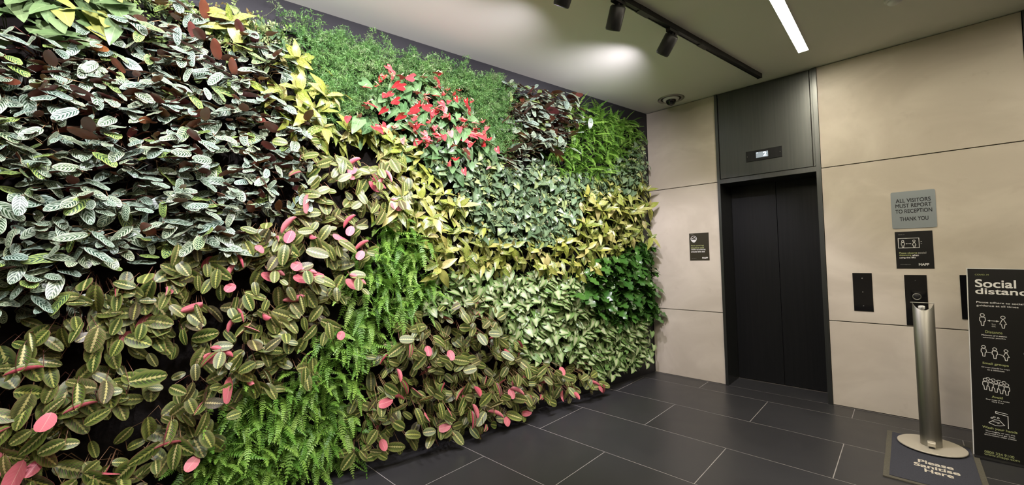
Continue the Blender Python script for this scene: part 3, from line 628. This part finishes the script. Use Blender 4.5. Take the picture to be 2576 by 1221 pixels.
def proto(kind, rg):
    L = []; S = []                                   # (part name, mesh, matrix, [sub-parts]) and stem lines
    u = rg.uniform; g = rg.gauss
    def leaf(key, p, yaw, pitch, roll, sc=1.0, name='leaf', sub=None, lift=.03, stem=True):
        M = frame(p, yaw * DEG, pitch * DEG, roll * DEG, sc); L.append((name, rg.choice(ML[key]), M, sub or []))
        if stem: S.append(arc(p, lift=lift))
    def face(key, p, up, spread, th, sc=1.0, flip=False, lift=.03, name='leaf', sub=None):
        M = facing(p, Vector((1, g(0, spread), up)), g(0, th) * DEG, sc, flip); L.append((name, rg.choice(ML[key]), M, sub or [])); S.append(arc(p, lift=lift))
    if kind in ('cal_hi', 'cal_lo'):
        for i in range(16):
            p = Vector((u(.02, .17), g(0, .06), u(-.06, .09)))
            hi = kind == 'cal_hi'
            if rg.random() < (.62 if hi else .22): leaf('cal', p, g(0, 60), u(-28, 26), g(0, 26), u(.62, 1.12))
            else: face('cal', p, u(.5, 2.0) if hi else u(.2, 2.0), .55, 60, u(.6, 1.1))
    elif kind in ('mar', 'mar_low'):
        ext = .20 if kind == 'mar' else .26
        for i in range(12):
            p = Vector((u(.04, ext), g(0, .065), u(-.08, .08))); r = rg.random()
            if r < (.035 if kind == 'mar' else .045): p.x = ext * u(.6, 1.05); face('mar', p, u(.1, 1.2), .6, 60, u(.85, 1.1), True, .05)
            elif r < .12: p.x = ext * u(.5, 1.1); leaf('marroll', p, g(0, 60), u(-70, 0), g(0, 60), u(.8, 1.1), lift=.05)
            elif r < .15: leaf('mar', p, g(0, 60), u(-40, 5), g(0, 25), u(.75, 1.1), lift=.05)
            else: face('mar', p, u(-.1, 1.0), .55, 62, u(.58, 1.18), lift=.05)
    elif kind == 'auc':
        for c in range(1):
            q = Vector((u(.06, .15), g(0, .04), u(-.03, .06))); S.append(arc(q)); a0 = u(0, 360)
            ax = Vector((1, g(0, .35), u(.1, .8))).normalized(); e1 = ax.cross(Vector((0, 0, 1))).normalized(); e2 = e1.cross(ax)
            for j in range(6):
                a = (a0 + 137.5 * j + g(0, 14)) * DEG; sp = u(25, 95) * DEG
                d = ax * math.cos(sp) + (e1 * math.cos(a) + e2 * math.sin(a)) * math.sin(sp); n = (ax - d * ax.dot(d)).normalized(); s = n.cross(d); sc = u(.62, 1.15)
                L.append(('leaf', rg.choice(ML['auc']), Matrix(((d.x * sc, s.x * sc, n.x * sc, q.x), (d.y * sc, s.y * sc, n.y * sc, q.y), (d.z * sc, s.z * sc, n.z * sc, q.z), (0, 0, 0, 1))), []))
        for c in range(10): face('auc', Vector((u(.02, .14), g(0, .06), u(-.05, .08))), u(-.1, 1.3), .7, 70, u(.6, 1.1))
    elif kind == 'bheart':
        for i in range(9): face('bheart', Vector((u(.05, .18), g(0, .07), u(-.05, .08))), u(.2, 1.5), .4, 50, u(.7, 1.1))
    elif kind == 'heart':
        for i in range(21): face('heart', Vector((u(.015, .11), g(0, .06), u(-.07, .07))), u(.1, 1.3), .5, 50, u(.8, 1.35), lift=.015)
        for i in range(5): leaf('sprig', Vector((u(.02, .07), g(0, .05), u(-.06, .06))), g(0, 60), u(-60, 20), g(0, 30), u(.7, 1.0), name='sprig', stem=False)
    elif kind == 'arrow':
        for i in range(16): face('arrow', Vector((u(.03, .14), g(0, .06), u(-.06, .07))), u(.0, 1.4), .6, 55, u(.8, 1.35))
    elif kind == 'lobed':
        for i in range(11): leaf('lobed', Vector((u(.02, .14), g(0, .06), u(-.06, .07))), g(-5, 55), u(-62, 5), g(0, 25), u(.75, 1.15))
    elif kind == 'anth':
        for i in range(11): face('anth', Vector((u(.03, .15), g(0, .065), u(-.07, .07))), u(.1, 1.2), .5, 45, u(.75, 1.2))
        for i in range(4):
            p = Vector((u(.13, .20), g(0, .09), u(-.09, .10)))
            leaf('spathe', p, g(0, 60), u(-70, 30), g(0, 40), u(.85, 1.3), name='flower', sub=[('spadix', SPADIX)], lift=.06)
    elif kind in ('fern', 'fern_up'):
        for i in range(15):
            p = Vector((u(-.01, .05), g(0, .05), u(-.05, .06)))
            leaf('frond', p, g(0, 55), u(-60, 25) if kind == 'fern' else u(-35, 45), g(0, 20), u(.7, 1.1) * (.85 if kind == 'fern_up' else 1), name='frond', stem=False)
        S.append([Vector((-.02, 0, 0)), Vector((0, 0, .01)), Vector((.02, 0, 0))])
    elif kind == 'spray':
        for i in range(20): leaf('spray', Vector((u(-.01, .09), g(0, .055), u(-.06, .06))), g(0, 60), u(-50, 60), g(0, 60), u(.75, 1.1), name='spray', stem=False)
        S.append([Vector((-.02, 0, 0)), Vector((.02, 0, .01)), Vector((.06, 0, 0))])
    elif kind == 'fig':
        for i in range(16): leaf('sprig', Vector((u(-.01, .06), g(0, .06), u(-.06, .06))), g(0, 60), u(-70, 40), g(0, 40), u(.8, 1.2), name='sprig', stem=False)
        for i in range(4): leaf('heart', Vector((u(.02, .10), g(0, .06), u(-.07, .07))), g(0, 55), u(-78, -15), g(0, 25), u(.8, 1.3))
        S.append([Vector((-.02, 0, 0)), Vector((.02, 0, .01)), Vector((.05, 0, 0))])
    m = MB()
    for l in S: m.tube(l, .0022, .0016, 3)
    st = m.mesh('stem', 'stem_red' if kind[:3] in ('mar', 'cal') else 'stem_green', True)
    n = len(L); cen = sum(((M @ Vector((.05, 0, 0))) for _, _, M, _ in L), Vector()) / n
    return L, st, cen
PROTO = {}
def protos(kind, n=6):
    if kind not in PROTO: rg = random.Random(hash_kind(kind)); PROTO[kind] = [proto(kind, rg) for _ in range(n + {'mar': 16, 'cal': 6}.get(kind[:3], 2))]
    return PROTO[kind]
def hash_kind(k): return sum(ord(c) * (i + 3) for i, c in enumerate(k))

BASIS = Matrix.Rotation(PHI, 4, 'Z')
PR = random.Random(41)
def plant(name, kind, s, z, label, cat, group, sc=1.0, out=0.0, rotr=14):
    L, st, cen = PR.choice(protos(kind))
    M = Matrix.Translation(wp(s, out - .012, z)) @ BASIS @ Matrix.Rotation(PR.uniform(-rotr, rotr) * DEG, 4, 'X') @ Matrix.Diagonal((sc, sc * PR.choice((-1, 1)) if False else sc, sc, 1))
    keep = []
    for nm, me, LM, sub in L:
        W = M @ LM; ln = .20 if nm == 'frond' else .11
        tip = W @ Vector((ln, 0, 0)); mid = W @ Vector((ln / 2, 0, 0))
        if max(tip.y, mid.y, W.translation.y) > -.015 or min(tip.z, mid.z) < .02 or max(tip.z, mid.z) > HC - .02: continue
        if min(tip.dot(WN), mid.dot(WN), W.translation.dot(WN)) < -.03: continue
        keep.append((nm, me, LM, sub))
    if len(keep) < 3: return None
    r = link(name, None, None, M); r.empty_display_size = .03
    tag(r, label, cat, group)
    link('stem', st, r)
    for nm, me, LM, sub in keep:
        o = link(nm, me, r, LM)
        for sn, sme in sub: link(sn, sme, o)
    return r

def inside(poly, x, y):
    c = False
    for i in range(len(poly)):
        (x0, y0), (x1, y1) = poly[i - 1], poly[i]
        if (y0 > y) != (y1 > y) and x < (x1 - x0) * (y - y0) / (y1 - y0) + x0: c = not c
    return c
# planting plan of the wall in metres (distance from the lift-wall corner, height)
PLAN = {
    'A1': [(5.05, 2.37), (4.7, 2.43), (4.58, 2.45), (4.42, 2.64), (4.28, 2.7), (4.12, 2.69), (4.05, 2.59), (3.9, 2.61), (3.8, 2.61), (3.69, 2.54), (3.8, 2.41), (3.82, 2.25), (3.64, 2.19), (3.7, 2.08), (3.71, 1.92), (3.62, 1.78), (3.6, 1.69), (3.9, 1.56), (4.03, 1.4), (4.26, 1.46), (4.52, 1.39), (4.63, 1.32), (4.64, 1.14), (5.05, 1.10)],
    'B': [(5.05, 2.78), (4.38, 2.81), (4.42, 2.64), (4.58, 2.45), (4.7, 2.43), (5.05, 2.37)],
    'K1': [(4.38, 2.81), (4.24, 2.86), (3.98, 2.8), (3.66, 2.79), (3.69, 2.54), (3.8, 2.61), (3.9, 2.61), (4.05, 2.59), (4.12, 2.69), (4.28, 2.7), (4.42, 2.64)],
    'C1': [(3.8, 2.41), (3.69, 2.54), (3.64, 2.42), (3.45, 2.49), (3.44, 2.42), (3.52, 2.26), (3.5, 2.12), (3.64, 2.09), (3.64, 2.19), (3.82, 2.25)],
    'D': [(3.66, 2.79), (3.33, 2.87), (2.97, 2.85), (2.59, 2.84), (2.06, 2.85), (2.09, 2.5), (2.03, 2.31), (2.31, 2.2), (2.44, 2.38), (2.54, 2.67), (2.88, 2.67), (3.16, 2.59), (3.2, 2.38), (3.38, 2.29), (3.52, 2.26), (3.44, 2.42), (3.45, 2.49), (3.64, 2.42), (3.69, 2.54)],
    'E': [(3.16, 2.59), (2.88, 2.67), (2.54, 2.67), (2.44, 2.38), (2.23, 2.38), (2.24, 2.23), (2.53, 2.14), (2.61, 1.98), (2.74, 2.09), (3.07, 2.21), (3.33, 2.19), (3.38, 2.29), (3.2, 2.38)],
    'C2': [(3.52, 2.26), (3.38, 2.29), (3.33, 2.19), (3.07, 2.21), (2.74, 2.09), (2.67, 1.89), (2.44, 1.63), (2.29, 1.47), (2.06, 1.44), (1.36, 1.51), (1.19, 1.67), (1.29, 1.93), (0.69, 2.05), (0.14, 2.1), (0.18, 1.48), (0.73, 1.36), (1.1, 1.21), (1.27, 1.06), (2.06, 1.24), (2.52, 1.2), (2.79, 1.16), (2.84, 1.5), (3.07, 1.61), (3.04, 1.83), (3.15, 2.03), (3.33, 2.09), (3.5, 2.12)],
    'F1': [(3.7, 2.08), (3.5, 2.12), (3.33, 2.09), (3.15, 2.03), (3.04, 1.83), (3.05, 1.66), (3.24, 1.52), (3.29, 1.39), (3.37, 1.27), (3.34, 1.09), (3.51, 0.93), (3.58, 0.8), (3.64, 0.67), (3.94, 0.64), (4.11, 0.64), (4.15, 0.46), (4.18, 0.11), (5.05, 0.11), (5.05, 1.12), (4.64, 1.14), (4.63, 1.32), (4.52, 1.39), (4.26, 1.46), (4.03, 1.4), (3.9, 1.56), (3.6, 1.69), (3.62, 1.78), (3.71, 1.92)],
    'G1': [(3.24, 1.52), (3.07, 1.61), (2.84, 1.5), (2.79, 1.16), (2.85, 0.96), (3.14, 0.89), (3.19, 0.76), (3.32, 0.56), (3.35, 0.36), (3.4, 0.13), (3.58, 0.06), (4.18, 0.11), (4.15, 0.46), (4.11, 0.64), (3.94, 0.64), (3.64, 0.67), (3.58, 0.8), (3.51, 0.93), (3.34, 1.09), (3.37, 1.27), (3.29, 1.39)],
    'F2': [(3.14, 0.89), (2.85, 0.96), (2.52, 0.99), (2.23, 0.87), (2.12, 0.57), (1.65, 0.42), (1.25, 0.28), (1.10, 0.14), (1.66, 0.12), (2.14, 0.08), (2.81, 0.08), (3.3, 0.08), (3.38, 0.13), (3.35, 0.36), (3.32, 0.56), (3.19, 0.76)],
    'H': [(2.61, 1.98), (2.24, 2.23), (2.08, 2.07), (1.68, 2.22), (1.38, 2.11), (0.69, 2.22), (0.4, 2.51), (0.19, 2.6), (0.14, 2.1), (0.69, 2.05), (1.29, 1.93), (1.19, 1.67), (1.36, 1.51), (2.06, 1.44), (2.29, 1.47), (2.44, 1.63), (2.67, 1.89), (2.74, 2.09)],
    'A2': [(2.08, 2.83), (1.25, 2.85), (1.31, 2.53), (1.68, 2.22), (2.08, 2.07), (2.28, 2.08), (2.24, 2.23), (2.03, 2.31), (2.09, 2.5)],
    'G2': [(1.25, 2.85), (0.84, 2.84), (0.21, 2.81), (0.4, 2.51), (0.69, 2.22), (1.38, 2.11), (1.68, 2.22), (1.31, 2.53)],
    'I': [(2.79, 1.16), (2.52, 1.2), (2.06, 1.24), (1.27, 1.06), (1.11, 0.83), (0.77, 0.67), (0.23, 0.61), (0.25, 0.20), (0.79, 0.17), (1.14, 0.17), (1.25, 0.28), (1.65, 0.42), (2.12, 0.57), (2.23, 0.87), (2.52, 0.99), (2.85, 0.96)],
    'J': [(1.1, 1.21), (0.73, 1.36), (0.15, 1.48), (0.12, 0.64), (0.23, 0.61), (0.77, 0.67), (1.11, 0.83), (1.27, 1.06)],
}
def band(v, cuts, words):                             # the word for the interval v falls in, cuts descending
    for c, w in zip(cuts, words):
        if v > c: return w
    return words[-1]
def zone(key, s, z):                                  # which plant it is, told by its neighbours on the wall
    if key == 'A1': return 'silver striped calathea', band(z, (2.45, 2.3, 2.15, 2.0, 1.85, 1.7, 1.55, 1.4), ('in the topmost row', 'in the second row', 'in the third row', 'in the fourth row', 'in the fifth row', 'in the sixth row', 'in the seventh row', 'in the eighth row', 'in the lowest row')) + ' of the big patch, ' + band(s, (4.75, 4.45, 4.15, 3.85), ('far from gold leaves', 'fairly far from gold leaves', 'midway along', 'fairly near gold leaves', 'beside gold leaves'))
    if key == 'F1': return 'olive prayer plant', band(z, (1.85, 1.65, 1.45, 1.25, 1.05, .85, .65, .45, .25), ('highest under the laurels', 'high under the laurels', 'level with the fern top', 'below the striped patch', 'at mid wall height', 'below mid height', 'above the lowest ferns', 'low beside the ferns', 'in the last row but one', 'in the bottom row')) + ', ' + band(s, (4.75, 4.45, 4.15, 3.8, 3.5), ('farthest from the ferns', 'far from the ferns', 'some way from the ferns', 'nearer the ferns', 'near the ferns', 'nearest ferns or laurels'))
    if key == 'F2': return 'olive prayer plant', band(z, (.7, .45, .25), ('at the top', 'in the upper middle', 'in the lower middle', 'at the foot')) + ' of the low patch, ' + band(s, (2.9, 2.5, 2.0), ('against the big fern', 'just past the fern', 'under the arrow-leaved vines', 'towards the lift wall'))
    if key == 'C2': return 'gold-flecked spotted laurel', band(s, (3.2, 2.9, 2.6, 2.2, 1.7, 1.2, .7), ('below the feathery ferns', 'beside the prayer plants', 'under the red flowers', 'beside the big fern', 'in the band under the heart leaves', 'where the gold band meets the corner', 'in the corner cluster', 'against the black corner strip')) + ', ' + band(z, (1.8, 1.5, 1.3), ('high up', 'at mid height', 'lower down', 'lowest of the gold band'))
    if key == 'G1': return 'hanging green sword fern', band(z, (1.35, 1.1, .85, .6, .35), ('at the very top', 'in the upper part', 'in the middle', 'below the middle', 'near the foot', 'at the foot')) + ' of the cascade, ' + band(s, (3.75, 3.4), ('beside the dark prayer plants', 'in the thick of it', 'beside gold or arrow leaves'))
    if key == 'H': return 'grey-green heart-leaved vine', band(s, (2.3, 1.9, 1.5, 1.0, .5), ('touching the red flowers', 'below the small striped patch', 'in the middle of the heart leaves', 'below the upper fern', 'near the corner cluster', 'against the black corner strip')) + ', ' + band(z, (2.1, 1.8, 1.6), ('top row', 'upper row', 'lower row', 'bottom row'))
    if key == 'I': return 'pale arrow-leaved vine', band(s, (2.4, 2.0, 1.6, 1.2, .7), ('beside the big fern', 'above the low prayer plants', 'in the middle of the patch', 'under the gold band', 'below the dark glossy plants', 'against the black corner strip')) + ', ' + band(z, (1.0, .75, .45), ('top row', 'upper row', 'lower row', 'just above the kickboard'))
    if key == 'D': return 'feathery green asparagus fern', band(s, (3.4, 3.1, 2.7, 2.35), ('beside the gold laurels', 'before the first red flowers', 'above the red flowers', 'past the red flowers', 'beside the small striped patch')) + ', ' + band(z, (2.68, 2.5), ('under the black top band', 'second row down', 'lower down'))
    if key == 'E': return 'red-flowered anthurium', band(s, (3.0, 2.7), ('with blooms near the gold leaves', 'in the middle of the red flowers', 'beside the far feathery ferns')) + ', ' + band(z, (2.5, 2.3), ('topmost', 'middle', 'lowest'))
    if key == 'A2': return 'silver striped calathea', 'above the heart leaves, ' + band(z, (2.6, 2.35), ('top row', 'middle row', 'lowest row')) + band(s, (1.7,), (' by the feathery fern', ' by the bright fern'))
    if key == 'G2': return 'bright green fern', 'in the top corner, ' + band(s, (1.2, .8, .5), ('beside the small striped patch', 'a little past the striped patch', 'nearer the corner strip', 'against the black corner strip')) + band(z, (2.6, 2.35), (', highest', ', middle', ', lowest'))
    if key == 'J': return 'dark glossy lobed philodendron', band(s, (.8, .45), ('beside the arrow-leaved vines', 'between vines and corner', 'against the black corner strip')) + ', ' + band(z, (1.2, .95), ('under the gold leaves', 'in the middle', 'lowest row'))
    if key == 'B': return 'large pale heart-leaved philodendron', 'above the big striped patch, ' + band(s, (4.75, 4.55), ('farthest from the lift', 'in the middle', 'nearest the creeping figs'))
    if key == 'C1': return 'bright gold spotted laurel', 'between striped patch and feathery ferns, ' + band(z, (2.4, 2.25), ('highest', 'middle', 'lowest'))
    return 'small-leaved variegated creeping fig', 'under the black top band, ' + band(s, (4.2, 3.9), ('next to the pale heart leaves', 'in the middle', 'next to the feathery ferns'))
SPEC = {'A1': ('calathea', 'cal', .135, 1.0), 'A2': ('calathea', 'cal', .135, 1.1), 'B': ('pale_philodendron', 'bheart', .15, 1.0), 'K1': ('creeping_fig', 'fig', .12, 1.0),
        'C1': ('spotted_laurel', 'auc', .14, 1.1), 'C2': ('spotted_laurel', 'auc', .15, 1.0), 'D': ('asparagus_fern', 'spray', .105, 1.0), 'E': ('anthurium', 'anth', .13, 1.0),
        'F1': ('prayer_plant', 'mar', .165, 1.0), 'F2': ('prayer_plant', 'mar_low', .160, .95), 'G1': ('sword_fern', 'fern', .125, 1.0), 'G2': ('sword_fern', 'fern_up', .125, 1.0),
        'H': ('heartleaf_vine', 'heart', .118, 1.0), 'I': ('arrowhead_vine', 'arrow', .122, 1.0), 'J': ('glossy_philodendron', 'lobed', .135, 1.0)}
GROUPS = {'A1': 'calatheas of the big striped patch', 'A2': 'calatheas of the small striped patch', 'B': 'pale philodendrons above the striped patch', 'K1': 'creeping figs under the top band', 'C1': 'laurels beside the feathery ferns', 'C2': 'laurels of the long gold band',
          'D': 'feathery asparagus ferns', 'E': 'red-flowered anthuriums', 'F1': 'prayer plants below the big striped patch', 'F2': 'prayer plants of the low patch', 'G1': 'ferns of the hanging cascade', 'G2': 'ferns of the top corner',
          'H': 'heart-leaved vines in the middle', 'I': 'arrow-leaved vines low on the wall', 'J': 'dark glossy philodendrons by the corner'}
CATS = {'calathea': 'plant', 'sword_fern': 'fern', 'asparagus_fern': 'fern'}
for key, poly in PLAN.items():
    name, kind, step, sc = SPEC[key]
    z = .10; row = 0
    while z < 2.88:
        s = .10 + (row % 2) * step * .5
        while s < 5.1:
            ps, pz = s + PR.uniform(-.3, .3) * step, z + PR.uniform(-.3, .3) * step
            if inside(poly, ps, pz) and not (key == 'F1' and pz < 1.0 and PR.random() < .20):
                k = kind
                if kind == 'cal': k = 'cal_hi' if PR.uniform(1.6, 1.85) < pz < (PR.uniform(2.15, 2.45) if key == 'A1' else 2.62) else 'cal_lo'
                cz = protos(k)[0][2].z
                root = min(2.78, pz - .6 * cz)
                lab, where = zone(key, ps, pz)
                plant(name, k, ps, root, lab + ' ' + where, CATS.get(name, 'plant'), GROUPS[key], sc * PR.uniform(.9, 1.12))
            s += step
        z += step * .87; row += 1
# a few laurels standing alone among the small plants at the top
for s, z, where in ((4.03, 2.66, 'under the black top band above the striped patch'), (3.66, 2.60, 'standing upright beside the feathery ferns')):
    plant('spotted_laurel', 'auc', s, z, 'single yellow-green spotted laurel ' + where, 'plant', 'laurels standing alone near the top band', 1.0, .03)
